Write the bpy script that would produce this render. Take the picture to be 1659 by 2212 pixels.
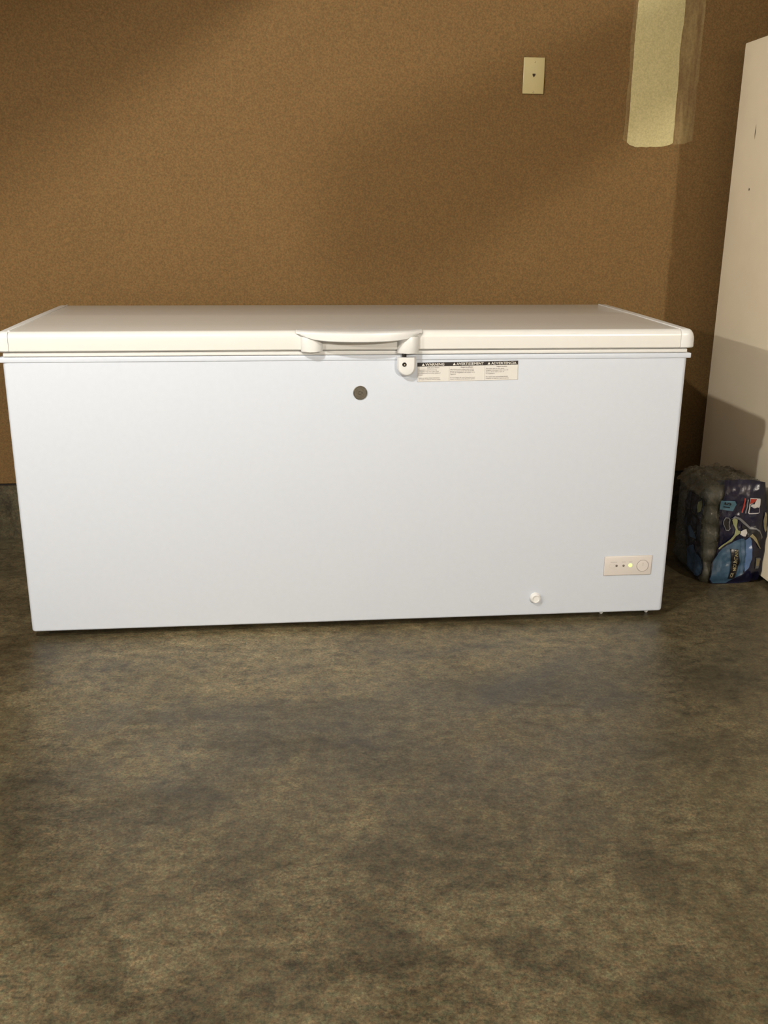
import bpy, bmesh, math, random
from mathutils import Vector, Matrix, noise
from math import sin, cos, pi, radians

random.seed(7)
S = bpy.context.scene
for o in list(bpy.data.objects):
    bpy.data.objects.remove(o)
C = S.collection

# ------------------------------------------------------------------ camera
cam_d = bpy.data.cameras.new('camera')
cam = bpy.data.objects.new('camera', cam_d)
C.objects.link(cam)
S.camera = cam
YAW, PIT, ROL = 0.102938, 0.303529, 0.007850
f_ = Vector((sin(YAW)*cos(PIT), cos(YAW)*cos(PIT), -sin(PIT)))
r0 = Vector((cos(YAW), -sin(YAW), 0)); u0 = r0.cross(f_)
r_ = r0*cos(ROL) + u0*sin(ROL); u_ = -r0*sin(ROL) + u0*cos(ROL)
M3 = Matrix((r_, u_, -f_)).transposed()
cam.matrix_world = Matrix.Translation((-0.192078, -2.577633, 1.163669)) @ M3.to_4x4()
cam_d.sensor_fit = 'VERTICAL'
cam_d.sensor_height = 24.0
cam_d.lens = 24.0*2077.5/2212.0
cam_d.clip_start = 0.02

# ------------------------------------------------------------------ world, lamps, exposure
wd = bpy.data.worlds.new('world'); S.world = wd; wd.use_nodes = True
wd.node_tree.nodes['Background'].inputs[0].default_value = (0.75, 0.85, 1.0, 1)
wd.node_tree.nodes['Background'].inputs[1].default_value = 0.02
S.view_settings.view_transform = 'Standard'
S.view_settings.look = 'None'
S.view_settings.gamma = 1.0
S.view_settings.exposure = 0.2
S.view_settings.use_curve_mapping = False

def point(name, loc, power, col, rad):
    d = bpy.data.lights.new(name, 'POINT'); d.energy = power; d.color = col; d.shadow_soft_size = rad
    o = bpy.data.objects.new(name, d); o.location = loc; C.objects.link(o); return o
def area(name, loc, aim, power, col, sx, sy):
    d = bpy.data.lights.new(name, 'AREA'); d.energy = power; d.color = col; d.shape = 'RECTANGLE'; d.size = sx; d.size_y = sy
    o = bpy.data.objects.new(name, d); o.location = loc
    o.rotation_euler = (Vector(aim)-Vector(loc)).to_track_quat('-Z', 'Y').to_euler(); C.objects.link(o); return o
LIGHT_NEAR = (-1.07, -1.65, 2.38)
LIGHT_RIGHT = (2.40, -5.50, 2.38)
LIGHT_FAR = (-4.30, -3.00, 2.25)
point('ceiling_bulb_near', LIGHT_NEAR, 150, (1.0, 0.965, 0.89), 0.03)
point('ceiling_bulb_right', LIGHT_RIGHT, 520, (1.0, 0.95, 0.85), 0.045)
point('ceiling_bulb_far', LIGHT_FAR, 330, (1.0, 0.96, 0.87), 0.05)
area('cool_rear_light', (-1.0, -5.2, 1.5), (0, 0, 0.6), 12, (0.80, 0.90, 1.0), 2.2, 1.6)  # weak cool area light from behind the camera

# ------------------------------------------------------------------ materials
def lin(c):
    return tuple(((v/255.0)/12.92 if v/255.0 <= 0.04045 else (((v/255.0)+0.055)/1.055)**2.4) for v in c)
class N:
    def __init__(s, name):
        s.m = bpy.data.materials.new(name); s.m.use_nodes = True
        s.t = s.m.node_tree; s.b = s.t.nodes['Principled BSDF']; s.out = s.t.nodes['Material Output']
    def n(s, kind, **kw):
        x = s.t.nodes.new(kind)
        for k, v in kw.items(): setattr(x, k, v)
        return x
    def l(s, a, b): s.t.links.new(a, b)
    def coord(s):
        g = s.n('ShaderNodeNewGeometry'); return g.outputs['Position']
    def noise(s, scale, detail=4, rough=0.55, vec=None, stretch=None, dist=0.0):
        x = s.n('ShaderNodeTexNoise'); x.inputs['Scale'].default_value = scale
        x.inputs['Detail'].default_value = detail; x.inputs['Roughness'].default_value = rough
        x.inputs['Distortion'].default_value = dist
        v = vec or s.coord()
        if stretch:
            mp = s.n('ShaderNodeMapping'); mp.inputs['Scale'].default_value = stretch[0]
            mp.inputs['Rotation'].default_value = stretch[1]; mp.inputs['Location'].default_value = stretch[2]
            s.l(v, mp.inputs[0]); v = mp.outputs[0]
        s.l(v, x.inputs['Vector']); return x
    def ramp(s, fac, stops):
        r = s.n('ShaderNodeValToRGB'); e = r.color_ramp.elements
        while len(e) < len(stops): e.new(0.5)
        for i, (p, c) in enumerate(stops):
            e[i].position = p; e[i].color = (*c, 1) if len(c) == 3 else c
        s.l(fac, r.inputs[0]); return r.outputs[0]
    def mix(s, a, b, fac, mode='MIX'):
        x = s.n('ShaderNodeMix', data_type='RGBA', blend_type=mode)
        for v, i in ((fac, 0), (a, 6), (b, 7)):
            if hasattr(v, 'type') and not isinstance(v, (int, float, tuple)): s.l(v, x.inputs[i])
            else: x.inputs[i].default_value = v if isinstance(v, (int, float)) else (*v, 1)
        return x.outputs[2]
    def bump(s, h, strength, dist=0.001, prev=None):
        x = s.n('ShaderNodeBump'); x.inputs['Strength'].default_value = strength; x.inputs['Distance'].default_value = dist
        s.l(h, x.inputs['Height'])
        if prev: s.l(prev, x.inputs['Normal'])
        s.l(x.outputs[0], s.b.inputs['Normal']); return x.outputs[0]
def gray(v): return (v, v, v)

def mat_plain(name, srgb, rough=0.5, metal=0.0, var=0.03, nscale=30, spec=0.5, bump=0.0, coat=0.0, alpha=None, emit=None):
    k = N(name); c = lin(srgb)
    nz = k.noise(nscale, 3)
    f = k.ramp(nz.outputs[0], [(0.3, gray(1-var)), (0.7, gray(1+var))])
    k.l(k.mix(c, f, 1.0, 'MULTIPLY'), k.b.inputs['Base Color'])
    k.b.inputs['Roughness'].default_value = rough; k.b.inputs['Metallic'].default_value = metal
    k.b.inputs['Specular IOR Level'].default_value = spec; k.b.inputs['Coat Weight'].default_value = coat
    if bump: k.bump(k.noise(nscale*12, 2).outputs[0], bump, 0.0006)
    if emit:
        k.b.inputs['Emission Color'].default_value = (*lin(emit[0]), 1); k.b.inputs['Emission Strength'].default_value = emit[1]
    return k.m

def mat_wall():
    k = N('tan_drywall_paint')
    big = k.noise(1.6, 3, 0.5)
    base = k.mix(lin((106, 81, 46)), lin((112, 87, 51)), big.outputs[0])
    fine = k.noise(170, 2, 0.7)
    sp = k.ramp(fine.outputs[0], [(0.30, gray(0.74)), (0.70, gray(1.26))])
    cc = k.noise(120, 2, 0.6, stretch=((1, 1, 1), (0, 0, 0), (7, 3, 1)))
    hue = k.ramp(cc.outputs[0], [(0.35, (1.09, 0.97, 0.93)), (0.65, (0.92, 1.03, 1.04))])
    a = k.mix(base, sp, 1.0, 'MULTIPLY'); a = k.mix(a, hue, 1.0, 'MULTIPLY')
    k.l(a, k.b.inputs['Base Color']); k.b.inputs['Roughness'].default_value = 0.75
    k.b.inputs['Specular IOR Level'].default_value = 0.25
    k.bump(k.noise(90, 3, 0.6).outputs[0], 0.25, 0.0012)
    return k.m

# old stains and pale blotches; broad pale ones paint brighter light by the freezer: centre x, y, radii, tone
FLOOR_MARKS_AND_LIGHT = [ (0.362, -0.391, 0.202, 0.112, 0.72), (-0.230, -0.642, 0.178, 0.069, 0.74), (-0.482, -0.851, 0.159, 0.073, 0.72), (-0.741, -0.820, 0.084, 0.216, 0.62), (0.078, -1.043, 0.167, 0.082, 0.78), (-0.059, -1.274, 0.084, 0.063, 0.66), (0.217, -1.331, 0.091, 0.070, 0.72), (0.446, -1.157, 0.059, 0.112, 0.75), (0.405, -1.407, 0.066, 0.064, 0.66), (-0.220, -1.330, 0.081, 0.039, 0.72), (0.957, -0.337, 0.187, 0.160, 0.70), (0.619, -0.464, 0.094, 0.060, 0.80), (-0.354, -1.374, 0.042, 0.055, 0.72), (-0.500, -1.333, 0.043, 0.048, 0.76), (0.047, -0.715, 0.164, 0.094, 0.84), (-0.907, -0.121, 0.100, 0.175, 0.72), (0.758, -0.778, 0.135, 0.110, 0.80), (-0.597, -1.135, 0.072, 0.072, 0.82), (-0.208, -0.316, 0.263, 0.129, 1.22), (-0.501, -0.704, 0.110, 0.083, 1.22), (0.089, -1.233, 0.095, 0.067, 1.18), (-0.180, -1.208, 0.071, 0.045, 1.20), (0.330, -0.759, 0.184, 0.110, 1.12), (-0.808, -0.185, 0.134, 0.168, 1.10), (-0.168, -0.080, 0.547, 0.108, 1.25), (0.514, -0.184, 0.298, 0.103, 1.15), (-0.105, -0.160, 0.991, 0.234, 1.35), (-0.011, -0.547, 0.770, 0.354, 1.10), (-0.046, -0.945, 0.082, 0.060, 1.15), (-0.438, -1.260, 0.105, 0.052, 1.12), (0.351, -1.257, 0.064, 0.088, 1.12), (-0.668, -0.490, 0.131, 0.133, 1.15) ]
def mat_concrete(name='stained_concrete', dark=1.0, rough=(0.36, 0.56)):
    k = N(name)
    big = k.noise(1.3, 4, 0.55, stretch=((1.0, 1.2, 1), (0, 0, 0.5), (3.1, 1.7, 0)), dist=0.6)
    mid = k.noise(4.2, 8, 0.66, stretch=((0.9, 1.25, 1), (0, 0, -0.3), (1.3, 5.2, 0)), dist=0.7)
    smear = k.noise(6.5, 7, 0.68, stretch=((0.8, 1.5, 1), (0, 0, 0.9), (0, 2, 0)), dist=1.6)
    fine = k.noise(165, 3, 0.8)
    med = k.noise(30, 6, 0.8, stretch=((1, 1.2, 1), (0, 0, 0.2), (5, 1, 0)))
    c = k.ramp(big.outputs[0], [(0.32, lin((73, 65, 47))), (0.48, lin((79, 71, 52))), (0.60, lin((84, 76, 56))), (0.74, lin((90, 82, 61)))])
    m = k.ramp(mid.outputs[0], [(0.34, gray(0.72)), (0.48, gray(0.98)), (0.58, gray(1.10)), (0.70, gray(1.30))])
    s_ = k.ramp(smear.outputs[0], [(0.36, (0.78, 0.77, 0.73)), (0.50, gray(1.0)), (0.66, gray(1.22))])
    f = k.ramp(fine.outputs[0], [(0.30, gray(0.42)), (0.70, gray(1.58))])
    g = k.ramp(med.outputs[0], [(0.34, gray(0.50)), (0.66, gray(1.52))])
    hue = k.ramp(k.noise(95, 2, 0.6).outputs[0], [(0.35, (1.14, 0.96, 0.90)), (0.65, (0.88, 1.04, 1.02))])
    pit = k.noise(26, 3, 0.6, stretch=((1, 1.5, 1), (0, 0, 0.9), (2, 2, 0)))
    pz = k.ramp(pit.outputs[0], [(0.60, gray(1.0)), (0.70, (0.66, 0.62, 0.55))])
    for x in (m, s_, f, g, hue, pz): c = k.mix(c, x, 1.0, 'MULTIPLY')
    if name == 'stained_concrete':
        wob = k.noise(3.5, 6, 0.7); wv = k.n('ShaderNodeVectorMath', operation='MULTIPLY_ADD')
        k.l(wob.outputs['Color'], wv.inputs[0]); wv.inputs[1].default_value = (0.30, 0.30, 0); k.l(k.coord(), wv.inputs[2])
        for (cx, cy, rx, ry, tone) in FLOOR_MARKS_AND_LIGHT:
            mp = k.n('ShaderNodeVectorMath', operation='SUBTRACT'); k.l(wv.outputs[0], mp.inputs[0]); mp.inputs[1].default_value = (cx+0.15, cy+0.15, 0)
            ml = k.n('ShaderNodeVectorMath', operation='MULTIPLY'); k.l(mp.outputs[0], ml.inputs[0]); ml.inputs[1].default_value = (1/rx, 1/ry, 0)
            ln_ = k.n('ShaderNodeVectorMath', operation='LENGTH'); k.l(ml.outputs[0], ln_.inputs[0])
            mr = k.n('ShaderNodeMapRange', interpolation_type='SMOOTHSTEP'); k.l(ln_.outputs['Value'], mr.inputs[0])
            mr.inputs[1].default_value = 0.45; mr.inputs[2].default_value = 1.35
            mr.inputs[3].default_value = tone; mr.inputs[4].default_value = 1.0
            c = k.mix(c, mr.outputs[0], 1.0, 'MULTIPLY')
    c = k.mix(c, gray(dark), 1.0, 'MULTIPLY')
    k.l(c, k.b.inputs['Base Color'])
    rr = k.ramp(mid.outputs[0], [(0.35, gray(rough[0])), (0.65, gray(rough[1]))])
    k.l(rr, k.b.inputs['Roughness']); k.b.inputs['Specular IOR Level'].default_value = 0.45
    k.b.inputs['Coat Weight'].default_value = 0.0
    b = k.bump(k.noise(70, 5, 0.75).outputs[0], 0.5, 0.0015)
    k.bump(mid.outputs[0], 0.1, 0.003, b)
    return k.m

def mat_film(name, srgb, transp, rough=0.12, bs=60, bd=0.004):
    k = N(name)
    tr = k.n('ShaderNodeBsdfTransparent'); tr.inputs[0].default_value = (0.93, 0.94, 0.95, 1)
    k.b.inputs['Base Color'].default_value = (*lin(srgb), 1); k.b.inputs['Roughness'].default_value = rough
    k.b.inputs['Specular IOR Level'].default_value = 1.0; k.b.inputs['Coat Weight'].default_value = 1.0; k.b.inputs['Coat Roughness'].default_value = 0.05
    k.bump(k.noise(bs, 4, 0.65, dist=1.5).outputs[0], 1.0, bd)
    lw = k.n('ShaderNodeLayerWeight'); lw.inputs[0].default_value = 0.35
    mp = k.n('ShaderNodeMapRange'); k.l(lw.outputs['Facing'], mp.inputs[0])
    mp.inputs[3].default_value = 1-transp; mp.inputs[4].default_value = 1-transp*0.35
    mx = k.n('ShaderNodeMixShader'); k.l(mp.outputs[0], mx.inputs[0]); k.l(tr.outputs[0], mx.inputs[1]); k.l(k.b.outputs[0], mx.inputs[2])
    k.l(mx.outputs[0], k.out.inputs[0])
    return k.m

M = dict(
    wall=mat_wall(),
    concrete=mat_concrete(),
    curb=mat_concrete('foundation_concrete', 0.8),
    ceiling=mat_plain('unfinished_ceiling_board', (128, 118, 102), 0.9),
    compound=None,
    lid=mat_plain('glossy_white_lid', (222, 221, 217), 0.24, var=0.01, coat=0.2),
    body=mat_plain('white_enamel', (205, 212, 224), 0.42, var=0.012, nscale=60),
    trim=mat_plain('white_trim_plastic', (221, 221, 220), 0.35, var=0.01),
    gap=mat_plain('dark_gap', (60, 55, 50), 0.8),
    gasket=mat_plain('grey_white_gasket', (205, 203, 198), 0.6),
    dark=mat_plain('black_plastic', (28, 24, 22), 0.4),
    pewter=mat_plain('pewter_badge', (112, 106, 94), 0.42, metal=0.6, var=0.15, nscale=200),
    panel=mat_plain('warm_white_panel', (205, 199, 194), 0.4, var=0.01),
    greyprint=mat_plain('grey_print', (150, 142, 136), 0.6),
    led_off=mat_plain('unlit_lamp', (108, 98, 92), 0.3),
    led_on=mat_plain('lit_green_lamp', (200, 240, 90), 0.3, emit=((205, 255, 90), 3.0)),
    paper=mat_plain('label_paper', (214, 212, 207), 0.6),
    black=mat_plain('label_black', (30, 22, 22), 0.5),
    whiteprint=mat_plain('label_white', (225, 222, 215), 0.5),
    ivory=mat_plain('ivory_plate', (178, 164, 118), 0.35, var=0.02),
    chrome=mat_plain('bright_screw', (230, 215, 180), 0.25, metal=0.8),
    fridge=mat_plain('offwhite_cabinet', (234, 221, 196), 0.45, var=0.035, nscale=5),
    scuff=mat_plain('scuff', (95, 82, 55), 0.8),
    pet=mat_film('clear_bottle', (120, 118, 104), 0.55, 0.05),
    film=mat_film('clear_shrink_wrap', (104, 98, 78), 0.74, 0.03, 70, 0.02),
    cap=mat_plain('bottle_cap', (170, 168, 160), 0.4),
    water_label=mat_plain('bottle_label', (60, 92, 130), 0.35),
    navy=mat_plain('navy_print', (10, 10, 34), 0.16, var=0.25, nscale=40, bump=0.6),
    blue=mat_plain('blue_print', (50, 74, 94), 0.22, var=0.15, nscale=30, bump=0.5),
    paleblue=mat_plain('pale_blue_print', (74, 98, 136), 0.25, var=0.1, bump=0.5),
    tile=mat_plain('tile_print', (62, 92, 106), 0.25),
    inkblack=mat_plain('black_print', (14, 12, 16), 0.25),
    inkred=mat_plain('red_print', (150, 44, 30), 0.3),
    inkwhite=mat_plain('white_print', (178, 174, 172), 0.3),
    inkgrey=mat_plain('grey_print_line', (100, 100, 102), 0.3),
    inkgreen=mat_plain('pale_green_print', (126, 128, 90), 0.3),
    inktan=mat_plain('tan_print', (136, 126, 94), 0.3),
    bulb=mat_plain('lit_bulb', (255, 240, 210), 0.3, emit=((255, 235, 200), 6.0)),
    darkprint=mat_plain('dark_side_print', (34, 34, 44), 0.25, var=0.3, nscale=30, bump=0.6),
    darkblue=mat_plain('dull_blue_print', (58, 80, 104), 0.3, var=0.2, nscale=30, bump=0.5),
)
def mat_compound():
    k = N('joint_compound')
    st = k.noise(14, 5, 0.6, stretch=((1.6, 1, 0.35), (0, 0, 0), (0, 0, 0)))
    base = k.mix(lin((176, 163, 116)), lin((186, 175, 132)), st.outputs[0])
    sp = k.ramp(k.noise(170, 2, 0.7).outputs[0], [(0.3, gray(0.86)), (0.7, gray(1.14))])
    k.l(k.mix(base, sp, 1.0, 'MULTIPLY'), k.b.inputs['Base Color'])
    k.b.inputs['Roughness'].default_value = 0.85; k.b.inputs['Specular IOR Level'].default_value = 0.2
    k.bump(st.outputs[0], 0.3, 0.002)
    return k.m
def mat_feather():
    k = N('thin_joint_compound')
    st = k.noise(22, 6, 0.7, stretch=((2.2, 1, 0.30), (0, 0, 0), (4, 0, 0)))
    f = k.ramp(st.outputs[0], [(0.38, gray(0.06)), (0.64, gray(0.58))])
    base = k.mix(lin((107, 82, 47)), lin((152, 132, 88)), f)
    sp = k.ramp(k.noise(170, 2, 0.7).outputs[0], [(0.3, gray(0.82)), (0.7, gray(1.18))])
    k.l(k.mix(base, sp, 1.0, 'MULTIPLY'), k.b.inputs['Base Color']); k.b.inputs['Roughness'].default_value = 0.85
    return k.m
M['compound'] = mat_compound(); M['feather'] = mat_feather()

# ------------------------------------------------------------------ helpers
def link(name, me, m, parent=None, smooth=False):
    o = bpy.data.objects.new(name, me); C.objects.link(o)
    if m is not None: me.materials.append(m)
    if smooth:
        for p in me.polygons: p.use_smooth = True
    if parent is not None: o.parent = parent; o.matrix_parent_inverse = Matrix.Identity(4); 
    return o
def obj(name, bm, m, parent=None, smooth=False, auto=None):
    bmesh.ops.recalc_face_normals(bm, faces=bm.faces)
    if parent is not None and any(abs(v) > 1e-9 for v in origin(parent)):
        bmesh.ops.translate(bm, verts=bm.verts, vec=-Vector(origin(parent)))
    me = bpy.data.meshes.new(name); bm.to_mesh(me); bm.free()
    o = link(name, me, m, parent, smooth)
    return o
def origin(o):
    v = Vector((0, 0, 0))
    while o is not None: v += o.location; o = o.parent
    return v
def smooth_by_angle(o, ang=35):
    me = o.data
    for p in me.polygons: p.use_smooth = True
    bm = bmesh.new(); bm.from_mesh(me)
    for e in bm.edges:
        if len(e.link_faces) == 2 and e.calc_face_angle(0) > radians(ang): e.smooth = False
    bm.to_mesh(me); bm.free(); return o
def box(x0, x1, y0, y1, z0, z1, bev=0.0, seg=3, bm=None):
    own = bmesh.new()
    bmesh.ops.create_cube(own, size=1)
    for v in own.verts:
        v.co = Vector(((x0+x1)/2+v.co.x*(x1-x0), (y0+y1)/2+v.co.y*(y1-y0), (z0+z1)/2+v.co.z*(z1-z0)))
    if bev: bmesh.ops.bevel(own, geom=own.edges[:], offset=bev, segments=seg, profile=0.5, affect='EDGES')
    if bm is None: return own
    me = bpy.data.meshes.new('tmp'); own.to_mesh(me); own.free(); bm.from_mesh(me); bpy.data.meshes.remove(me); return bm
def prism(pts, axis, a0, a1, bev=0.0, seg=2, n=None):
    # pts: 2-D outline; axis 'x': pts=(y,z) ; 'y': pts=(x,z) ; 'z': pts=(x,y)
    bm = bmesh.new()
    def P(p, a): return {'x': (a, p[0], p[1]), 'y': (p[0], a, p[1]), 'z': (p[0], p[1], a)}[axis]
    A = [bm.verts.new(P(p, a0)) for p in pts]; B = [bm.verts.new(P(p, a1)) for p in pts]
    k = len(pts)
    fa = bm.faces.new(A); fb = bm.faces.new(B)
    for i in range(k): bm.faces.new((A[i], A[(i+1) % k], B[(i+1) % k], B[i]))
    if bev:
        es = list(set(fa.edges[:]+fb.edges[:]))
        bmesh.ops.bevel(bm, geom=es, offset=bev, segments=seg, profile=0.5, affect='EDGES')
    bmesh.ops.recalc_face_normals(bm, faces=bm.faces)
    return bm
def arc(cx, cy, r, a0, a1, n): return [(cx+r*cos(a0+(a1-a0)*i/n), cy+r*sin(a0+(a1-a0)*i/n)) for i in range(n+1)]
def lathe(prof, n, mat4):
    # prof: (r, h) about +z
    bm = bmesh.new(); rings = []
    for r, h in prof:
        rings.append([bm.verts.new(mat4 @ Vector((r*cos(2*pi*i/n), r*sin(2*pi*i/n), h))) for i in range(n)] if r > 1e-6 else [bm.verts.new(mat4 @ Vector((0, 0, h)))])
    for a, b in zip(rings, rings[1:]):
        for i in range(n):
            j = (i+1) % n
            if len(a) == 1 and len(b) == 1: continue
            if len(a) == 1: bm.faces.new((a[0], b[j], b[i]))
            elif len(b) == 1: bm.faces.new((a[i], a[j], b[0]))
            else: bm.faces.new((a[i], a[j], b[j], b[i]))
    return bm
TOFRONT = Matrix.Rotation(radians(90), 4, 'X')       # +z -> -y
def front(x, y, z): return Matrix.Translation((x, y, z)) @ TOFRONT
def tag(o, label=None, cat=None, group=None, kind=None):
    if label: o['label'] = label
    if cat: o['category'] = cat
    if group: o['group'] = group
    if kind: o['kind'] = kind
    return o
def thing(name, loc, label, cat, group=None):
    o = bpy.data.objects.new(name, None); o.location = loc; C.objects.link(o); o.empty_display_size = 0.1
    return tag(o, label, cat, group)
def text_mesh(s, size, m, name, parent, place, align='LEFT', bold=0.0, ysc=1.0, xsc=1.0):
    cu = bpy.data.curves.new(name, 'FONT'); cu.body = s; cu.size = size; cu.align_x = align; cu.offset = bold; cu.resolution_u = 2
    to = bpy.data.objects.new('tmp', cu); C.objects.link(to)
    dg = bpy.context.evaluated_depsgraph_get(); dg.update()
    me = bpy.data.meshes.new_from_object(to.evaluated_get(dg))
    bpy.data.objects.remove(to); bpy.data.curves.remove(cu)
    me.transform(Matrix.Diagonal((xsc, ysc, 1, 1)))
    me.transform(place)
    if parent is not None: me.transform(Matrix.Translation(-origin(parent)))
    me.materials.clear(); me.name = name
    return link(name, me, m, parent)
def struct(name, bm, m, parent=None, label=None):
    o = obj(name, bm, m, parent)
    if parent is None: o['kind'] = 'structure'
    if label: o['label'] = label
    return o

# ------------------------------------------------------------------ the room
XL, XR, YF, YB, ZC = -4.9, 3.4, -6.0, 0.892, 2.55
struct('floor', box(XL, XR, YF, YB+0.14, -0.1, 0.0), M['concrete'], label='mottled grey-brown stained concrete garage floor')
wall_back = struct('wall_back', box(XL, XR, YB, YB+0.12, 0.212, ZC), M['wall'], label='tan-brown painted drywall behind the chest freezer')
struct('baseboard_back', box(XL, XR, YB+0.002, YB+0.14, 0.0, 0.203), M['curb'], label='bare concrete foundation curb under the tan wall')
struct('trim_1', box(XL, XR, YB+0.012, YB+0.13, 0.203, 0.212), M['gap'])
struct('wall_left', box(XL-0.1, XL, YF, YB+0.14, 0, ZC), M['wall'])
struct('wall_right', box(XR, XR+0.1, YF, YB+0.14, 0, ZC), M['wall'])
struct('wall_front', box(XL-0.1, XR+0.1, YF-0.1, YF, 0, ZC), M['ceiling'])
struct('ceiling', box(XL-0.1, XR+0.1, YF-0.1, YB+0.14, ZC, ZC+0.1), M['ceiling'])
# unseen blocks added under the ceiling to cast soft diagonal wall shadows
struct('added_shade_block_2', box(1.79, 1.89, -3.93, 0.86, 2.02, 2.135), M['ceiling'])
sb = prism([(-1.45, -1.825), (-0.45, -0.306), (-0.87, -0.03), (-1.87, -1.55)], 'z', 2.20, 2.36)
struct('added_shade_block_3', sb, M['ceiling'])
struct('added_shade_block_4', prism([(-4.15, -2.62), (-2.95, -1.60), (-3.35, -1.15), (-4.55, -2.17)], 'z', 2.12, 2.24), M['ceiling'])
# floor crack
cr = bmesh.new(); pts = [(-0.426, -0.086), (-0.412, -0.083), (-0.398, -0.0845), (-0.384, -0.086), (-0.372, -0.088), (-0.360, -0.094), (-0.349, -0.099), (-0.338, -0.102)]
va = [cr.verts.new((x, y-0.0009*(1 if 0 < i < 7 else 0.2), 0.0003)) for i, (x, y) in enumerate(pts)]
vb = [cr.verts.new((x, y+0.0009*(1 if 0 < i < 7 else 0.2), 0.0003)) for i, (x, y) in enumerate(pts)]
for i in range(7): cr.faces.new((va[i], va[i+1], vb[i+1], vb[i]))
fc = obj('crack', cr, M['scuff'], bpy.data.objects['floor']); fc['label'] = 'thin dark hairline crack in the concrete'

# joint compound patch on the wall: bright strip and thin feathered strip
def ragged(x0, x1, z0, z1, amp, seed, y0, y1, skew=0.0):
    n = 90; L = []; R_ = []
    for i in range(n+1):
        z = z0+(z1-z0)*i/n
        L.append((x0+skew*(z-z0)+amp*noise.noise(Vector((seed, z*9, 0)))+amp*0.5*noise.noise(Vector((seed, z*31, 2))), z))
        R_.append((x1+skew*(z-z0)+amp*noise.noise(Vector((seed+9, z*8, 0)))+amp*0.5*noise.noise(Vector((seed+9, z*29, 4))), z))
    m = 16; Bt = []
    for i in range(1, m):
        t = i/m; x = L[0][0]+(R_[0][0]-L[0][0])*t
        Bt.append((x, z0-0.014*min(1.0, min(t, 1-t)*5)**0.6+0.002*noise.noise(Vector((x*60, seed, 5)))+0.004*(t-0.5)))
    outline = Bt+R_+L[::-1]
    return prism(outline, 'y', y0, y1)
o = obj('thin_compound', ragged(0.992, 1.240, 1.405, 2.5, 0.006, 3.0, YB-0.0006, YB+0.001), M['feather'], wall_back); o['label'] = 'thin feathered edge of the joint compound'
o = obj('joint_compound', ragged(1.005, 1.168, 1.397, 2.5, 0.005, 1.0, YB-0.0016, YB+0.001), M['compound'], wall_back); o['label'] = 'cream joint compound strip on the tan wall'

# ------------------------------------------------------------------ ceiling lamps (outside the photograph, they light the room)
def bulb(loc, label):
    t = thing('ceiling_lamp', (loc[0], loc[1], ZC), label, 'lamp')
    obj('lamp_holder', lathe([(0, 0), (0.06, 0), (0.055, -0.03), (0.022, -0.05), (0.02, -0.085), (0, -0.085)], 20, Matrix.Translation((loc[0], loc[1], ZC))), M['trim'], t, True)
    return t
for l_, w_ in ((LIGHT_NEAR, 'bare ceiling lamp holder above the left half of the chest freezer'), (LIGHT_RIGHT, 'bare ceiling lamp holder at the right rear, beyond the refrigerator'), (LIGHT_FAR, 'bare ceiling lamp holder at the far left of the garage')):
    bulb(l_, w_)

# ------------------------------------------------------------------ chest freezer
fz = thing('chest_freezer', (0, 0.36, 0), 'large white chest freezer with closed lid standing on the concrete floor', 'freezer')
HW, D = 0.9245, 0.72
bd = box(-HW+0.001, HW-0.006, 0.0, D, 0.020, 0.785, 0.0)
vs = [e for e in bd.edges if abs(e.verts[0].co.x-e.verts[1].co.x) < 1e-6 and abs(e.verts[0].co.y-e.verts[1].co.y) < 1e-6 and e.verts[0].co.y < 0.1]
bmesh.ops.bevel(bd, geom=vs, offset=0.012, segments=5, profile=0.5, affect='EDGES')
bot = [e for e in bd.edges if max(v.co.z for v in e.verts) < 0.021]
bmesh.ops.bevel(bd, geom=bot, offset=0.006, segments=3, profile=0.5, affect='EDGES')
body = smooth_by_angle(obj('body', bd, M['body'], fz), 40)
# rim of the cabinet, with a soft step
rim = box(-0.931, 0.927, -0.0022, D+0.002, 0.7805, 0.7942, 0.0018, 3)
smooth_by_angle(obj('rim', rim, M['body'], fz))
obj('gasket', box(-0.922, 0.918, 0.004, D-0.01, 0.7940, 0.7956), M['gasket'], fz)
# lid: inner lower frame and the outer pan
inner = box(-0.918, 0.914, -0.0035, D, 0.7955, 0.8065, 0.0025, 3)
smooth_by_angle(obj('lid_frame', inner, M['trim'], fz))
lidt = thing_lid = None
LT = 0.8603
prof = [(0.006, 0.8083), (-0.0065, 0.8083), (-0.0118, 0.812)] + [(-0.012+0.0*i, 0.812+(LT-0.018-0.812)*i/3) for i in range(1, 3)] + arc(0.006, LT-0.018, 0.018, pi, pi/2, 8) + [(0.15, LT+0.0005), (D*0.5, LT+0.001), (D-0.01, LT), (D+0.004, LT-0.006), (D+0.004, 0.8085)]
lid = smooth_by_angle(obj('lid', prism(prof, 'x', -0.8990, 0.8885), M['lid'], fz), 30)
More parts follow.
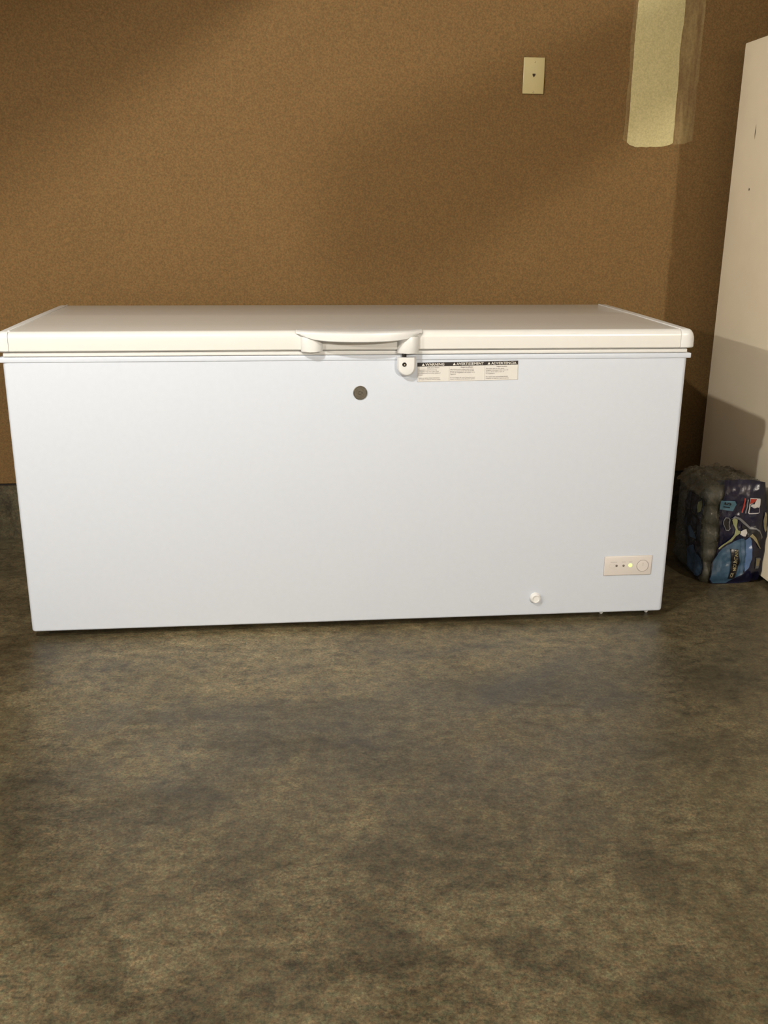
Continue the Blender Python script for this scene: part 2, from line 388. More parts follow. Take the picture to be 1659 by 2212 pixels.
# end caps of the lid, rounded over at the outer side
def cap(x_in, x_out):
    s = 1 if x_out > x_in else -1; n = 7; rad = 0.026
    bm = bmesh.new(); rings = []
    secs = [(x_in, 0.0), (x_in+s*0.002, -0.0008)]+[(x_out-s*rad*(1-sin(a)), -0.0008+rad*(1-cos(a))) for a in [pi/2*i/n for i in range(n+1)]]
    for x, ins in secs:
        cy, cz = (0.006+D)/2, 0.834; ring = []
        for (y, z) in prof:
            yy = y + (0.9*ins if y < 0.05 else (-0.9*ins if y > D-0.02 else 0)) * (1.0 if z > 0.80 else 0)
            zz = z - ins*(0.98 if z > 0.83 else 0.0)
            ring.append(bm.verts.new((x, yy, max(zz, 0.8085))))
        rings.append(ring)
    k = len(prof)
    for a, b in zip(rings, rings[1:]):
        for i in range(k):
            try: bm.faces.new((a[i], a[(i+1) % k], b[(i+1) % k], b[i]))
            except ValueError: pass
    bm.faces.new(rings[0]); bm.faces.new(rings[-1])
    return bm
smooth_by_angle(obj('lid_end_cap', cap(0.8895, 0.9340), M['trim'], fz), 30)
smooth_by_angle(obj('lid_end_cap', cap(-0.9000, -0.9400), M['trim'], fz), 30)
# raised bright bead along the two sides of the lid top
for x in (0.8890, -0.8997):
    smooth_by_angle(obj('lid_bead', box(x-0.0028, x+0.0028, 0.004, D-0.004, LT-0.002, LT+0.0022, 0.001, 2), M['trim'], fz))
# hinges at the back
for x in (-0.62, 0.62):
    obj('hinge', box(x-0.05, x+0.05, D+0.005, D+0.03, 0.70, 0.84, 0.004), M['trim'], fz)
# feet
for x, y in ((0.743, 0.040), (0.884, 0.040), (-0.82, 0.08), (0.743, 0.62), (-0.82, 0.62)):
    obj('foot', lathe([(0, 0.0), (0.004, 0.0), (0.0065, 0.004), (0.0075, 0.012), (0.007, 0.022), (0, 0.022)], 14, Matrix.Translation((x, y, 0))), M['trim'], fz, True)

# handle: curved grip lip carried by two rounded posts
hc, hw = 0.004, 0.168
def bow(x, p): t = (x-hc)/hw; return -0.013-p*max(0, (1-t*t))**0.75
n = 32
xs = [hc-hw+2*hw*i/n for i in range(n+1)]
bm = bmesh.new(); rows = []
def lipz(x): t = (x-hc)/hw; return 0.8400-0.004*abs(t)**2
for x in xs:
    t = (x-hc)/hw; yf = bow(x, 0.045)
    zt = LT+0.0010; zb = min(0.8345+0.0045*abs(t)**2+0.017*abs(t)**6, LT-0.0055); 
    sec = [(0.022, zt-0.0005), (0.004, zt+0.0006), (yf*0.5-0.0, zt), (yf+0.006, zt-0.0008), (yf+0.0012, zt-0.0035), (yf, zt-0.008), (yf+0.0008, zb+0.002), (yf+0.004, zb), (yf*0.5+0.002, zb+0.004), (0.002, zb+0.006)]
    rows.append([bm.verts.new((x, y, z)) for y, z in sec])
k = 10
for a, b in zip(rows, rows[1:]):
    for i in range(k): bm.faces.new((a[i], b[i], b[(i+1) % k], a[(i+1) % k]))
bm.faces.new(rows[0]); bm.faces.new(rows[-1])
hd = smooth_by_angle(obj('handle', bm, M['trim'], fz), 40)
def post(cx, w, zb, zt, depth):
    out = [(cx-w/2, 0.002), (cx+w/2, 0.002)] + [(cx+w/2*cos(a), -0.010-depth*sin(a)) for a in [pi*i/14 for i in range(15)]]
    return prism(out, 'z', zb, zt, 0.0015, 2)
smooth_by_angle(obj('handle_post', post(-0.1225, 0.058, 0.8065, 0.8455, 0.020), M['trim'], hd), 40)
smooth_by_angle(obj('handle_post', post(0.1345, 0.058, 0.8010, 0.8455, 0.024), M['trim'], hd), 40)
obj('latch', lathe([(0, 0), (0.006, 0), (0.006, 0.014), (0, 0.014)], 12, Matrix.Translation((0.1245, -0.010, 0.7880))), M['dark'], fz, True)

# lock housing under the right post
def lockout(s, cx=0.1310, zt=0.7900, w=0.050):
    r = w/2*s
    return [(cx-r, zt), (cx+r, zt)] + [(cx+r*cos(a), 0.7640-r*1.02*sin(a)) for a in [pi*i/14 for i in range(15)]]
bm = bmesh.new(); rings = []
for y, s in ((0.001, 1.0), (-0.014, 0.99), (-0.019, 0.93), (-0.0225, 0.80), (-0.0235, 0.60)):
    rings.append([bm.verts.new((x-0.006*(1-s), y, z)) for x, z in lockout(s)])
k = len(rings[0])
for a, b in zip(rings, rings[1:]):
    for i in range(k): bm.faces.new((a[i], a[(i+1) % k], b[(i+1) % k], b[i]))
bm.faces.new(rings[0]); bm.faces.new(rings[-1])
lk = smooth_by_angle(obj('lock', bm, M['trim'], fz), 30)
kh = obj('keyhole', lathe([(0.0, -0.001), (0.0058, -0.001), (0.0058, 0.0012), (0.0042, 0.0014), (0.0036, 0.0004), (0, 0.0004)], 20, front(0.1235, -0.0235, 0.7715)), M['dark'], lk, True)
obj('lock_pin', lathe([(0, 0.0016), (0.0017, 0.0016), (0.0017, -0.001), (0, -0.001)], 10, front(0.1245, -0.0235, 0.7705)), M['chrome'], lk, True)

# round badge with raised emblem
bg = obj('badge', lathe([(0, 0), (0.0190, 0), (0.0190, 0.0022), (0.0180, 0.0030), (0.0165, 0.0030), (0.0158, 0.0021), (0, 0.0021)], 40, front(0.0067, 0.0, 0.6925)), M['pewter'], fz)
bg['label'] = 'dark pewter round emblem'
smooth_by_angle(bg, 30)
em = bmesh.new()
def stroke(bm, pts, w, y):
    for i in range(len(pts)-1):
        a = Vector(pts[i]); b = Vector(pts[i+1]); d = (b-a).normalized(); nrm = Vector((-d.y, d.x))*w/2
        q = [a-nrm-d*w*0.3, b-nrm+d*w*0.3, b+nrm+d*w*0.3, a+nrm-d*w*0.3]
        bm.faces.new([bm.verts.new((p.x, y, p.y)) for p in q])
ex, ez = 0.0067, 0.6925
stroke(em, [(ex+0.0115*cos(a), ez+0.0115*sin(a)) for a in [0.3+5.6*i/26 for i in range(27)]], 0.0013, -0.0027)
stroke(em, [(ex-0.002+0.0042*cos(a), ez+0.0042*sin(a)) for a in [0.7+4.9*i/16 for i in range(17)]]+[(ex-0.001, ez)], 0.0014, -0.0028)
stroke(em, [(ex+0.007, ez+0.004), (ex+0.003, ez+0.0045), (ex+0.003, ez), (ex+0.006, ez), (ex+0.003, ez), (ex+0.003, ez-0.0045), (ex+0.007, ez-0.004)], 0.0013, -0.0028)
obj('emblem', em, mat_plain('worn_pewter', (140, 130, 112), 0.4, metal=0.6), bg)

# control panel, lamps and knob
pn = smooth_by_angle(obj('control_panel', box(0.7268, 0.8715, -0.0035, 0.001, 0.1392, 0.2002, 0.0030, 3), M['panel'], fz), 30)
def disc(name, x, z, r, m, par, y=-0.0035, h=0.0012, n=20, lab=None):
    o = obj(name, lathe([(0, -0.0005), (r, -0.0005), (r, h*0.6), (r*0.8, h), (0, h)], n, front(x, y, z)), m, par, True)
    if lab: o['label'] = lab
    return o
disc('indicator_lamp', 0.7640, 0.1705, 0.0034, M['led_off'], pn, lab='unlit grey indicator lamp')
disc('indicator_lamp', 0.7851, 0.1703, 0.0034, M['led_off'], pn, lab='unlit grey indicator lamp')
disc('indicator_lamp', 0.8058, 0.1711, 0.0052, M['led_on'], pn, lab='lit yellow-green indicator lamp')
obj('knob_ring', lathe([(0.0172, -0.0005), (0.0184, -0.0005), (0.0184, 0.0005), (0.0172, 0.0005), (0.0172, -0.0005)], 40, front(0.8434, -0.0035, 0.1685)), M['greyprint'], pn)
kn = obj('knob', lathe([(0, -0.0005), (0.0170, -0.0005), (0.0170, 0.0010), (0.0163, 0.0016), (0, 0.0016)], 40, front(0.8434, -0.0035, 0.1685)), M['panel'], pn); smooth_by_angle(kn, 30)
obj('knob_slot', box(0.8426, 0.8442, -0.0055, -0.0050, 0.168, 0.178, 0), mat_plain('faint_slot', (186, 178, 170), 0.6), kn)
pr = bmesh.new()
for x, w in ((0.7550, 0.020), (0.7850, 0.012), (0.8060, 0.010)): box(x-w/2, x+w/2, -0.0038, -0.0035, 0.1812, 0.1822, bm=pr)
obj('panel_marking', pr, M['greyprint'], pn)
ov = bmesh.new(); stroke(ov, [(0.751+0.010*cos(a), 0.1700+0.0065*sin(a)) for a in [2*pi*i/24 for i in range(25)]], 0.0008, -0.0037)
obj('panel_marking', ov, mat_plain('faint_print', (198, 190, 182), 0.6), pn)
# drain plug
dp = obj('drain_plug', lathe([(0, 0), (0.0165, 0), (0.0165, 0.003), (0.0140, 0.009), (0.0125, 0.0115), (0.0105, 0.0120), (0.0098, 0.0095), (0, 0.0095)], 32, front(0.5250, 0.0, 0.0760)), M['trim'], fz); smooth_by_angle(dp, 25)

# warning label in three languages
LX0, LX1, LZ0, LZ1 = 0.1612, 0.4392, 0.7205, 0.7725
tilt = Matrix.Translation((LX0, 0, LZ1)) @ Matrix.Rotation(radians(-0.75), 4, 'Y') @ Matrix.Translation((-LX0, 0, -LZ1))
def lab(name, bm, m, par):
    bmesh.ops.transform(bm, matrix=tilt, verts=bm.verts); return obj(name, bm, m, par)
wl = lab('warning_label', box(LX0, LX1, -0.0006, 0.0002, LZ0, LZ1), M['paper'], fz)
wl['label'] = 'white warning label with a black header in three languages'
lab('label_header', box(LX0, LX1, -0.0008, 0.0, LZ1-0.0105, LZ1), M['black'], wl)
ln = bmesh.new()
c1, c2 = LX0+0.0875, LX0+0.1860
for a, b, c, d in ((LX0, LX1, LZ0, LZ0+0.0005), (LX0, LX0+0.0005, LZ0, LZ1), (LX1-0.0005, LX1, LZ0, LZ1), (c1-0.00025, c1+0.00025, LZ0, LZ1-0.010), (c2-0.00025, c2+0.00025, LZ0, LZ1-0.010)):
    box(a, b, -0.0009, -0.0006, c, d, bm=ln)
lab('label_border', ln, M['greyprint'], wl)
FR = Matrix.Rotation(radians(90), 4, 'X')
def ltext(s, x, z, size, m, y=-0.0011, align='LEFT', xsc=1.0, bold=0.0):
    return text_mesh(s, size, m, 'lettering', wl, tilt @ Matrix.Translation((x, y, z)) @ FR, align, bold, 1.0, xsc)
zt = LZ1-0.0085
for (xc, s, xs_) in ((LX0+0.0435, 'WARNING', 1.15), (LX0+0.1400, 'AVERTISSEMENT', 1.10), (LX0+0.2330, 'ADVERTENCIA', 1.12)):
    o = ltext(s, xc+0.005, zt, 0.0093, M['whiteprint'], align='CENTER', xsc=xs_, bold=0.00012)
    w = max(v.co.x for v in o.data.vertices)-min(v.co.x for v in o.data.vertices)
    x0 = xc+0.005-w/2-0.0022
    tb = bmesh.new(); tb.faces.new([tb.verts.new((x, -0.0011, z)) for x, z in ((x0-0.0080, zt), (x0, zt), (x0-0.0040, zt+0.0068))])
    lab('warning_triangle', tb, M['whiteprint'], wl)
greytext = mat_plain('label_ink', (112, 102, 104), 0.6)
cols = [
 (LX0+0.003, LX0+0.0435, 'Suffocation Hazard', ['To prevent a child from being', 'entrapped, keep out of the reach', 'of children and not in the vicinity of', 'freezer.', '', 'Failure to follow these instructions', 'can result in death or serious injury.']),
 (c1+0.003, LX0+0.1365, 'Risque de suffoquer', ["Afin d'éviter qu'un enfant reste coincé,", "garder la clé du verrou hors de portée", "et loin du congélateur, des enfants et de", "l'appareil.", '', "Le non-respect de cette instruction peut", "causer un décès ou des blessures graves."]),
 (c2+0.003, LX0+0.2325, 'Peligro de asfixia', ['Para evitar que un niño quede', 'atrapado, mantenga la llave fuera del', 'alcance de los niños y lejos de', 'la congeladora.', '', 'No seguir estas instrucciones puede', 'ocasionar la muerte o lesiones graves.'])]
for x, xc, h, lines in cols:
    ltext(h, xc, LZ1-0.0155, 0.0043, greytext, align='CENTER', bold=0.00008)
    for i, t_ in enumerate(lines):
        if t_: ltext(t_, x, LZ1-0.0212-i*0.0044, 0.0041, greytext, xsc=1.02)

# ------------------------------------------------------------------ wall plate
wp = thing('wall_plate', (0.662, YB, 1.602), 'small ivory phone jack plate on the tan wall above the freezer', 'wall plate')
pb = box(0.6255, 0.6985, YB-0.006, YB, 1.545, 1.6585, 0.0025, 3)
smooth_by_angle(obj('plate', pb, M['ivory'], wp), 30)
jk = prism([(0.6570, 1.6080), (0.6570, 1.6035), (0.6605, 1.5985), (0.6620, 1.5965), (0.6635, 1.5985), (0.6670, 1.6035), (0.6670, 1.6080)], 'y', YB-0.0066, YB-0.004)
obj('jack_opening', jk, mat_plain('dark_jack', (52, 36, 12), 0.8), wp)
s1 = obj('screw', lathe([(0, 0), (0.0032, 0), (0.0028, 0.0012), (0, 0.0015)], 14, front(0.6635, YB-0.006, 1.6445)), M['ivory'], wp, True)
s2 = obj('screw', lathe([(0, 0), (0.0034, 0), (0.0030, 0.0016), (0, 0.0022)], 14, front(0.6625, YB-0.006, 1.5510)), M['chrome'], wp, True); s2['label'] = 'shiny lower screw'

# ------------------------------------------------------------------ upright refrigerator on the right (its side faces the freezer)
FX = 1.355
rf = thing('refrigerator', (FX+0.37, 0.45, 0), 'tall off-white upright refrigerator seen side-on right of the chest freezer', 'refrigerator')
cb = smooth_by_angle(obj('cabinet', box(FX, FX+0.74, 0.11, 0.806, 0.018, 1.705, 0.004, 3), M['fridge'], rf), 30)
obj('door_gasket', box(FX+0.01, FX+0.73, 0.098, 0.112, 0.07, 1.695), M['gasket'], rf)
d1 = smooth_by_angle(obj('door', box(FX, FX+0.74, 0.040, 0.100, 1.21, 1.70, 0.012, 4), M['fridge'], rf), 30); d1['label'] = 'upper freezer door'
d2 = smooth_by_angle(obj('door', box(FX, FX+0.74, 0.040, 0.100, 0.07, 1.20, 0.012, 4), M['fridge'], rf), 30); d2['label'] = 'lower refrigerator door'
smooth_by_angle(obj('handle', box(FX+0.04, FX+0.065, 0.000, 0.045, 1.25, 1.50, 0.006), M['fridge'], d1), 30)
smooth_by_angle(obj('handle', box(FX+0.04, FX+0.065, 0.000, 0.045, 0.80, 1.16, 0.006), M['fridge'], d2), 30)
obj('kick_plate', box(FX+0.02, FX+0.72, 0.105, 0.12, 0.015, 0.065), M['gap'], rf)
for x in (FX+0.06, FX+0.68):
    for y in (0.16, 0.74): obj('foot', lathe([(0, 0), (0.018, 0), (0.018, 0.02), (0, 0.02)], 14, Matrix.Translation((x, y, 0))), M['dark'], rf)
def scuff(pts):
    s = bmesh.new(); s.faces.new([s.verts.new((FX-0.0004, y, z)) for y, z in pts])
    o = obj('scuff_mark', s, M['scuff'], cb); return o
scuff([(0.6600, 1.444), (0.6570, 1.420), (0.6590, 1.395), (0.6625, 1.412), (0.6625, 1.425)])
scuff([(0.6600, 1.246), (0.6530, 1.242), (0.6560, 1.236), (0.6610, 1.238)])
scuff([(0.640, 1.675), (0.636, 1.668), (0.638, 1.667)])

# ------------------------------------------------------------------ pack of bottled water between freezer and refrigerator
PX0, PX1, PY0, PY1, PZ = 1.128, 1.336, 0.243, 0.520, 0.345
pk = thing('water_bottle_pack', ((PX0+PX1)/2, (PY0+PY1)/2, 0), 'shrink-wrapped pack of water bottles in blue printed film standing on its side', 'bottled water')
def lean(x, y, z):      # slight lean of the left face: nearer end bulges out, far end tucked in
    t = (y-PY0)/(PY1-PY0); u = max(0, min(1, (PX1-x)/(PX1-PX0)))
    return Vector((x+u*(0.026*t+0.012*(1-z/PZ)*(1-t)), y, z*(1-0.045*t)))
# bottles lie on their sides, ribbed bases to the left
RB = 0.0318
bprof = [(0, 0.000), (0.020, 0.0), (0.027, 0.003), (RB, 0.010), (RB, 0.030), (RB-0.0018, 0.034), (RB, 0.038), (RB, 0.055), (RB-0.0018, 0.059), (RB, 0.063), (RB, 0.100), (RB-0.002, 0.106), (RB, 0.112), (RB-0.001, 0.130), (0.026, 0.146), (0.018, 0.160), (0.0125, 0.172), (0.0125, 0.184), (0, 0.184)]
cprof = [(0, 0.180), (0.0145, 0.180), (0.0145, 0.193), (0.013, 0.195), (0, 0.195)]
lprof = [(RB+0.0004, 0.064), (RB+0.0004, 0.099)]
TX = Matrix.Rotation(radians(90), 4, 'Y')   # +z -> +x
me_b = me_c = me_l = None
for r in range(5):
    for c in range(4):
        p = lean(PX0+0.008, PY0+0.038+c*0.0665, 0.036+r*0.0655)
        if me_b is None:
            bm = lathe(bprof, 18, TX); me_b = bpy.data.meshes.new('bottle'); bm.to_mesh(me_b); bm.free(); me_b.materials.append(M['pet'])
            bm = lathe(cprof, 14, TX); me_c = bpy.data.meshes.new('cap'); bm.to_mesh(me_c); bm.free(); me_c.materials.append(M['cap'])
            bm = lathe(lprof, 18, TX); me_l = bpy.data.meshes.new('label'); bm.to_mesh(me_l); bm.free(); me_l.materials.append(M['water_label'])
            for me in (me_b, me_c, me_l):
                for q in me.polygons: q.use_smooth = True
        b = bpy.data.objects.new('bottle', me_b); C.objects.link(b); b.parent = pk; b.location = p-pk.location
        for nm, me in (('cap', me_c), ('bottle_label', me_l)):
            k_ = bpy.data.objects.new(nm, me); C.objects.link(k_); k_.parent = b
# shrink wrap hull
def hull(x, y, z):
    # x,y,z in 0..1 cube surface -> rounded, wrinkled box
    rx, ry, rz = PX1-PX0, PY1-PY0, PZ
    p = Vector(((x-0.5)*rx, (y-0.5)*ry, (z-0.5)*rz)); R = 0.030
    q = Vector((max(-rx/2+R, min(rx/2-R, p.x)), max(-ry/2+R, min(ry/2-R, p.y)), max(-rz/2+R, min(rz/2-R, p.z))))
    d = p-q
    n_ = d.normalized() if d.length > 1e-6 else Vector((0, 0, 1))
    s = q+n_*R if d.length > R*0.999 else p
    w = Vector((s.x+(PX0+PX1)/2, s.y+(PY0+PY1)/2, s.z+PZ/2))
    return w, n_
def surf(x, y, z, fine=1.0):
    w, n_ = hull(x, y, z)
    zz = (w.z-0.036)/0.0655
    rip = -0.0026*(0.5-0.5*cos(2*pi*(zz-0.0)))
    if abs(n_.z) > 0.7: rip = -0.004*(0.5-0.5*cos(2*pi*((w.y-PY0-0.038)/0.0665)))
    if n_.x < -0.7: rip -= 0.004*(0.5-0.5*cos(2*pi*((w.y-PY0-0.038)/0.0665)))
    nz = 0.0050*noise.noise(w*26)+0.0030*noise.noise(w*70+Vector((3, 1, 2)))
    if fine: nz += (0.0010 if (n_.y < -0.5 and w.x > PX0+0.055) else 0.0060)*(1-min(1, abs(noise.noise(Vector((w.x*50+w.z*25, w.y*50, w.z*22+3))))*4))
    if fine: nz += 0.0022*(abs(noise.noise(w*120+Vector((7, 2, 5))))*2-0.6)+0.0016*noise.noise(w*260)
    w = w+n_*(rip*(1 if n_.z > -0.7 else 0)+nz*(1 if w.z > 0.02 else 0.2))
    w.z = max(0.0015, w.z)
    return lean(*w)
def grid_cube(n=26):
    bm = bmesh.new(); cache = {}
    def V(a):
        key = tuple(round(t, 5) for t in a)
        if key not in cache: cache[key] = bm.verts.new(surf(*a))
        return cache[key]
    for ax in range(3):
        for sd in (0.0, 1.0):
            for i in range(n):
                for j in range(n):
                    q = []
                    for u, v in ((i, j), (i+1, j), (i+1, j+1), (i, j+1)):
                        a = [0, 0, 0]; a[ax] = sd; a[(ax+1) % 3] = u/n; a[(ax+2) % 3] = v/n; q.append(V(a))
                    try: bm.faces.new(q)
                    except ValueError: pass
    return bm
obj('shrink_wrap', grid_cube(90), M['film'], pk, True)
# folded flap of clear film gathered over the top left
fl = bmesh.new(); G = []
for i in range(61):
    row = []
    for j in range(37):
        u, v = i/60, j/36
        y = PY0+0.02+u*0.25; x = PX0-0.012+v*0.15+0.028*u
        z = 0.004*noise.noise(Vector((u*40, v*26, 8)))+PZ*(1-0.045*u)-0.045*(1-v)**2.5+0.006+0.014*noise.noise(Vector((u*5, v*4, 1)))+0.008*noise.noise(Vector((u*13, v*9, 4)))+0.012*sin(pi*min(1, v*1.4))*(1-0.4*u)
        row.append(fl.verts.new((x+0.006*noise.noise(Vector((u*7, v*3, 9))), y, z)))
    G.append(row)
for i in range(60):
    for j in range(36): fl.faces.new((G[i][j], G[i+1][j], G[i+1][j+1], G[i][j+1]))
ft = obj('film_flap', fl, M['film'], pk, True); ft['label'] = 'loose clear film gathered at the top'

# printed film: flat artwork traced onto the bulging front and left faces
def front_y(x, z):
    a = (PX1-x)/(PX1-PX0)
    w = surf(max(0.02, min(0.98, (x-PX0)/(PX1-PX0))), 0.0, max(0.02, min(0.98, z/PZ)), 0)
    return w.y
FRONT_ART = {
 'field': [ (1.1867,0.3558), (1.2245,0.3546), (1.2801,0.3539), (1.3259,0.3441), (1.3419,0.2407), (1.3498,0.1722), (1.3510,0.1029), (1.3544,0.0420), (1.3425,0.0094), (1.2792,0.0008), (1.2334,-0.0001), (1.1828,0.0016), (1.1717,0.0196), (1.1747,0.0732), (1.1843,0.1077), (1.1882,0.1330), (1.1880,0.1924), (1.1812,0.2221), (1.1806,0.2559), (1.1897,0.3115) ],
 'lightblue': [ (1.1906,0.1121), (1.2027,0.1245), (1.2387,0.1453), (1.2640,0.1603), (1.2785,0.1534), (1.2896,0.1278), (1.2921,0.0814), (1.2818,0.0349), (1.2540,0.0193), (1.2329,0.0035), (1.1872,0.0031), (1.1739,0.0195), (1.1784,0.0801) ],
 'stripe1': [ (1.2620,0.1585), (1.2708,0.1605), (1.2800,0.1049), (1.2807,0.0443), (1.2721,0.0399), (1.2737,0.0819) ],
 'stripe2': [ (1.2796,0.1534), (1.2907,0.1646), (1.3004,0.1505), (1.3098,0.0855), (1.3019,0.0577), (1.2876,0.0441), (1.2846,0.1048) ],
 'banner': [ (1.2300,0.1237), (1.2550,0.1230), (1.2611,0.1009), (1.2676,0.0728), (1.2634,0.0542), (1.2537,0.0217), (1.2320,0.0212), (1.2359,0.0457), (1.2377,0.0783) ],
 'tile': [ (1.1800,0.2894), (1.2260,0.2873), (1.2331,0.2748), (1.2246,0.2526), (1.1803,0.2586) ],
 'logoframe': [ (1.2751,0.2962), (1.3103,0.2928), (1.3131,0.2887), (1.3137,0.2459), (1.3100,0.2433), (1.2799,0.2411), (1.2765,0.2446), (1.2760,0.2716) ],
 'logonavy': [ (1.2797,0.2692), (1.2919,0.2611), (1.3028,0.2642), (1.3122,0.2640), (1.3119,0.2460), (1.2806,0.2440) ],
 'logored': [ (1.2769,0.2944), (1.2991,0.2923), (1.2957,0.2846), (1.2763,0.2749) ],
 'batter': [ (1.2982,0.2912), (1.3070,0.2922), (1.3122,0.2864), (1.3130,0.2685), (1.3098,0.2622), (1.3016,0.2642), (1.2975,0.2616), (1.2881,0.2646), (1.2803,0.2681), (1.2817,0.2748), (1.2912,0.2757), (1.2938,0.2813) ],
 'line1': [ (1.2562,0.2955), (1.2607,0.2954), (1.2620,0.2674), (1.2579,0.2461), (1.2537,0.2474), (1.2572,0.2698) ],
 'line2': [ (1.2656,0.2920), (1.2701,0.2919), (1.2721,0.2672), (1.2706,0.2436), (1.2661,0.2437), (1.2676,0.2673) ],
 'gloveout': [ (1.1947,0.2217), (1.2012,0.2329), (1.2126,0.2314), (1.2190,0.2245), (1.2177,0.2075), (1.2238,0.1938), (1.2180,0.1859), (1.2065,0.1885), (1.2019,0.1989), (1.1944,0.2104) ],
 'glove': [ (1.1971,0.2205), (1.2027,0.2301), (1.2118,0.2290), (1.2162,0.2234), (1.2150,0.2076), (1.2203,0.1950), (1.2165,0.1894), (1.2072,0.1915), (1.2033,0.2000), (1.1971,0.2103) ],
 'arm': [ (1.2235,0.2244), (1.2307,0.2299), (1.2414,0.2251), (1.2428,0.2137), (1.2419,0.2024), (1.2470,0.1886), (1.2552,0.1861), (1.2541,0.1770), (1.2427,0.1682), (1.2313,0.1501), (1.2103,0.1369), (1.1915,0.1237), (1.1888,0.1272), (1.2075,0.1416), (1.2280,0.1594), (1.2373,0.1752), (1.2399,0.1911), (1.2312,0.2072) ],
 'back': [ (1.2187,0.2268), (1.2322,0.2362), (1.2484,0.2317), (1.2659,0.2177), (1.2887,0.1978), (1.3072,0.1950), (1.3244,0.1843), (1.3365,0.1611), (1.3354,0.1519), (1.3302,0.1658), (1.3216,0.1798), (1.3079,0.1893), (1.2873,0.1910), (1.2648,0.2086), (1.2472,0.2238), (1.2330,0.2298) ],
 'ball': [ (1.2576,0.1849), (1.2671,0.1904), (1.2760,0.1913), (1.2810,0.1786), (1.2745,0.1673), (1.2652,0.1687), (1.2555,0.1747) ],
 'body': [ (1.2606,0.2065), (1.2873,0.1910), (1.3079,0.1893), (1.3216,0.1798), (1.3323,0.1589), (1.3342,0.1266), (1.3184,0.1431), (1.2972,0.1667), (1.2816,0.1648), (1.2818,0.1808), (1.2597,0.1951) ],
 'trim': [ (1.2881,0.1669), (1.2960,0.1759), (1.3114,0.1617), (1.3255,0.1406), (1.3374,0.1195), (1.3325,0.1220), (1.3161,0.1432), (1.3003,0.1597) ],
 'player2': [ (1.3345,0.2454), (1.3404,0.2430), (1.3490,0.1837), (1.3435,0.1769), (1.3327,0.2160) ],
 'code': [ (1.3230,0.0893), (1.3392,0.0881), (1.3433,0.0833), (1.3407,0.0589), (1.3383,0.0507), (1.3269,0.0504), (1.3277,0.0710) ],
 'codein': [ (1.3263,0.0850), (1.3386,0.0842), (1.3403,0.0706), (1.3373,0.0590), (1.3292,0.0592) ],
}
SIDE_ART = {
 'field': [ (0.4024,0.2799), (0.2636,0.2850), (0.2619,0.2382), (0.2624,0.1582), (0.2537,0.1035), (0.2384,0.0440), (0.2589,0.0196), (0.3178,0.0136), (0.3692,0.0376), (0.3970,0.1242), (0.4247,0.2108) ],
 'lower': [ (0.3741,0.0793), (0.3163,0.1163), (0.2809,0.1054), (0.2528,0.0899), (0.2414,0.0452), (0.2600,0.0239), (0.3189,0.0180), (0.3640,0.0396) ],
 'fig': [ (0.3058,0.2656), (0.2732,0.2822), (0.2689,0.2451), (0.2824,0.2363), (0.3064,0.2471) ],
 'fig2': [ (0.3774,0.1594), (0.3526,0.1722), (0.3145,0.1521), (0.3001,0.1383), (0.3319,0.1344), (0.3644,0.1305) ],
}

def art(name, pts, m, layer, par, side=False, cell=0.006):
    if not side: pts = [(min(p[0], 1.349), p[1]) for p in pts]
    bm = bmesh.new(); f = bm.faces.new([bm.verts.new((p[0], 0, p[1])) for p in pts])
    lo = [min(p[i] for p in pts) for i in (0, 1)]; hi = [max(p[i] for p in pts) for i in (0, 1)]
    for ax, nrm in ((0, (1, 0, 0)), (1, (0, 0, 1))):
        v = math.ceil(lo[ax]/cell)*cell
        while v < hi[ax]:
            co = (v, 0, 0) if ax == 0 else (0, 0, v)
            bmesh.ops.bisect_plane(bm, geom=bm.verts[:]+bm.edges[:]+bm.faces[:], plane_co=co, plane_no=nrm)
            v += cell
    for v in bm.verts:
        a, b = v.co.x, v.co.z
        if side:
            w = surf(0.0, max(0.02, min(0.98, (a-PY0)/(PY1-PY0))), max(0.02, min(0.98, b/PZ)), 0)
            v.co = Vector((w.x-0.0046-0.0009*layer, a, b))
        else:
            v.co = Vector((a, front_y(a, b)-0.0046-0.0009*layer, b))
    return obj(name, bm, M[m], par, True)
pf = art('printed_film', FRONT_ART['field'], 'navy', 0, pk); pf['label'] = 'navy and blue printed face of the pack'
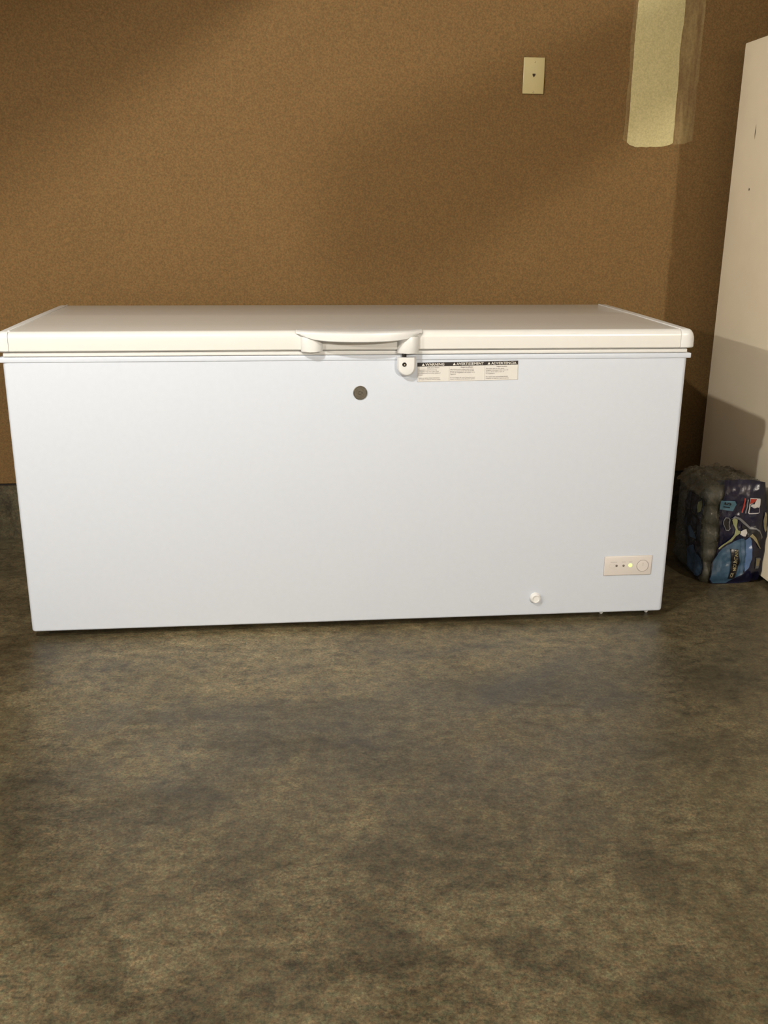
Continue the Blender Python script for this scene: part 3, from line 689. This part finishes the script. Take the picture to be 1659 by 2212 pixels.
for nm, key, m, ly in (('print_patch', 'lightblue', 'blue', 1), ('print_patch', 'stripe2', 'paleblue', 2), ('print_patch', 'stripe1', 'darkblue', 2),
        ('player_figure', 'body', 'inkblack', 3), ('player_figure', 'back', 'inkgrey', 4), ('player_figure', 'arm', 'inkgreen', 4),
        ('player_figure', 'gloveout', 'inkgrey', 3), ('player_figure', 'glove', 'inkblack', 4), ('ball', 'ball', 'inkwhite', 4), ('player_figure', 'trim', 'inktan', 4),
        ('player_figure', 'player2', 'inktan', 3), ('number_tile', 'tile', 'tile', 2), ('banner', 'banner', 'inkblack', 4),
        ('emblem', 'logoframe', 'inkwhite', 2), ('emblem', 'logonavy', 'navy', 3), ('emblem', 'logored', 'inkred', 3), ('emblem', 'batter', 'inkwhite', 4),
        ('print_line', 'line1', 'inkred', 2), ('print_line', 'line2', 'inkgrey', 2), ('code_panel', 'code', 'inkgrey', 2), ('code_panel', 'codein', 'inktan', 3)):
    art(nm, FRONT_ART[key], m, ly, pf)
pat = [(1.2795, 0.2735), (1.2782, 0.2935), (1.3105, 0.2905), (1.3118, 0.2460), (1.2785, 0.2435)]
art('emblem', [(1.2781, 0.2680), (1.2800, 0.2745), (1.2938, 0.2845), (1.2905, 0.2755), (1.2818, 0.2745), (1.2803, 0.2690)], 'navy', 4, pf)
sf = art('printed_film', SIDE_ART['field'], 'darkprint', 0, pk, True); sf['label'] = 'dark printed film on the end of the pack'
for key, m in (('lower', 'darkblue'), ('fig', 'inkgreen'), ('fig2', 'darkblue')):
    art('print_patch', SIDE_ART[key], m, 1, sf, True)
# lettering, turned to read upwards
def fronttext(s, x, z, size, m, ang, ly, xsc=1.0, bold=0.0):
    o = text_mesh(s, size, M[m], 'lettering', None, Matrix.Translation((x, 0, z)) @ Matrix.Rotation(radians(-ang), 4, 'Y') @ Matrix.Rotation(radians(90), 4, 'X'), 'CENTER', bold, 1.0, xsc)
    me = o.data
    for v in me.vertices: v.co.y = front_y(v.co.x, v.co.z)-0.0046-0.0009*ly
    me.transform(Matrix.Translation(-origin(pf))); o.parent = pf
    return o
fronttext('MOUNTAIN', 1.2565, 0.0850, 0.0175, 'inktan', 91, 6, 0.76, 0.0002)
fronttext('ICE', 1.2470, 0.0340, 0.0140, 'inktan', 76, 6, 0.8, 0.0002)
fronttext('15', 1.2120, 0.2715, 0.030, 'inkblack', 82, 5, 0.8, 0.0004)
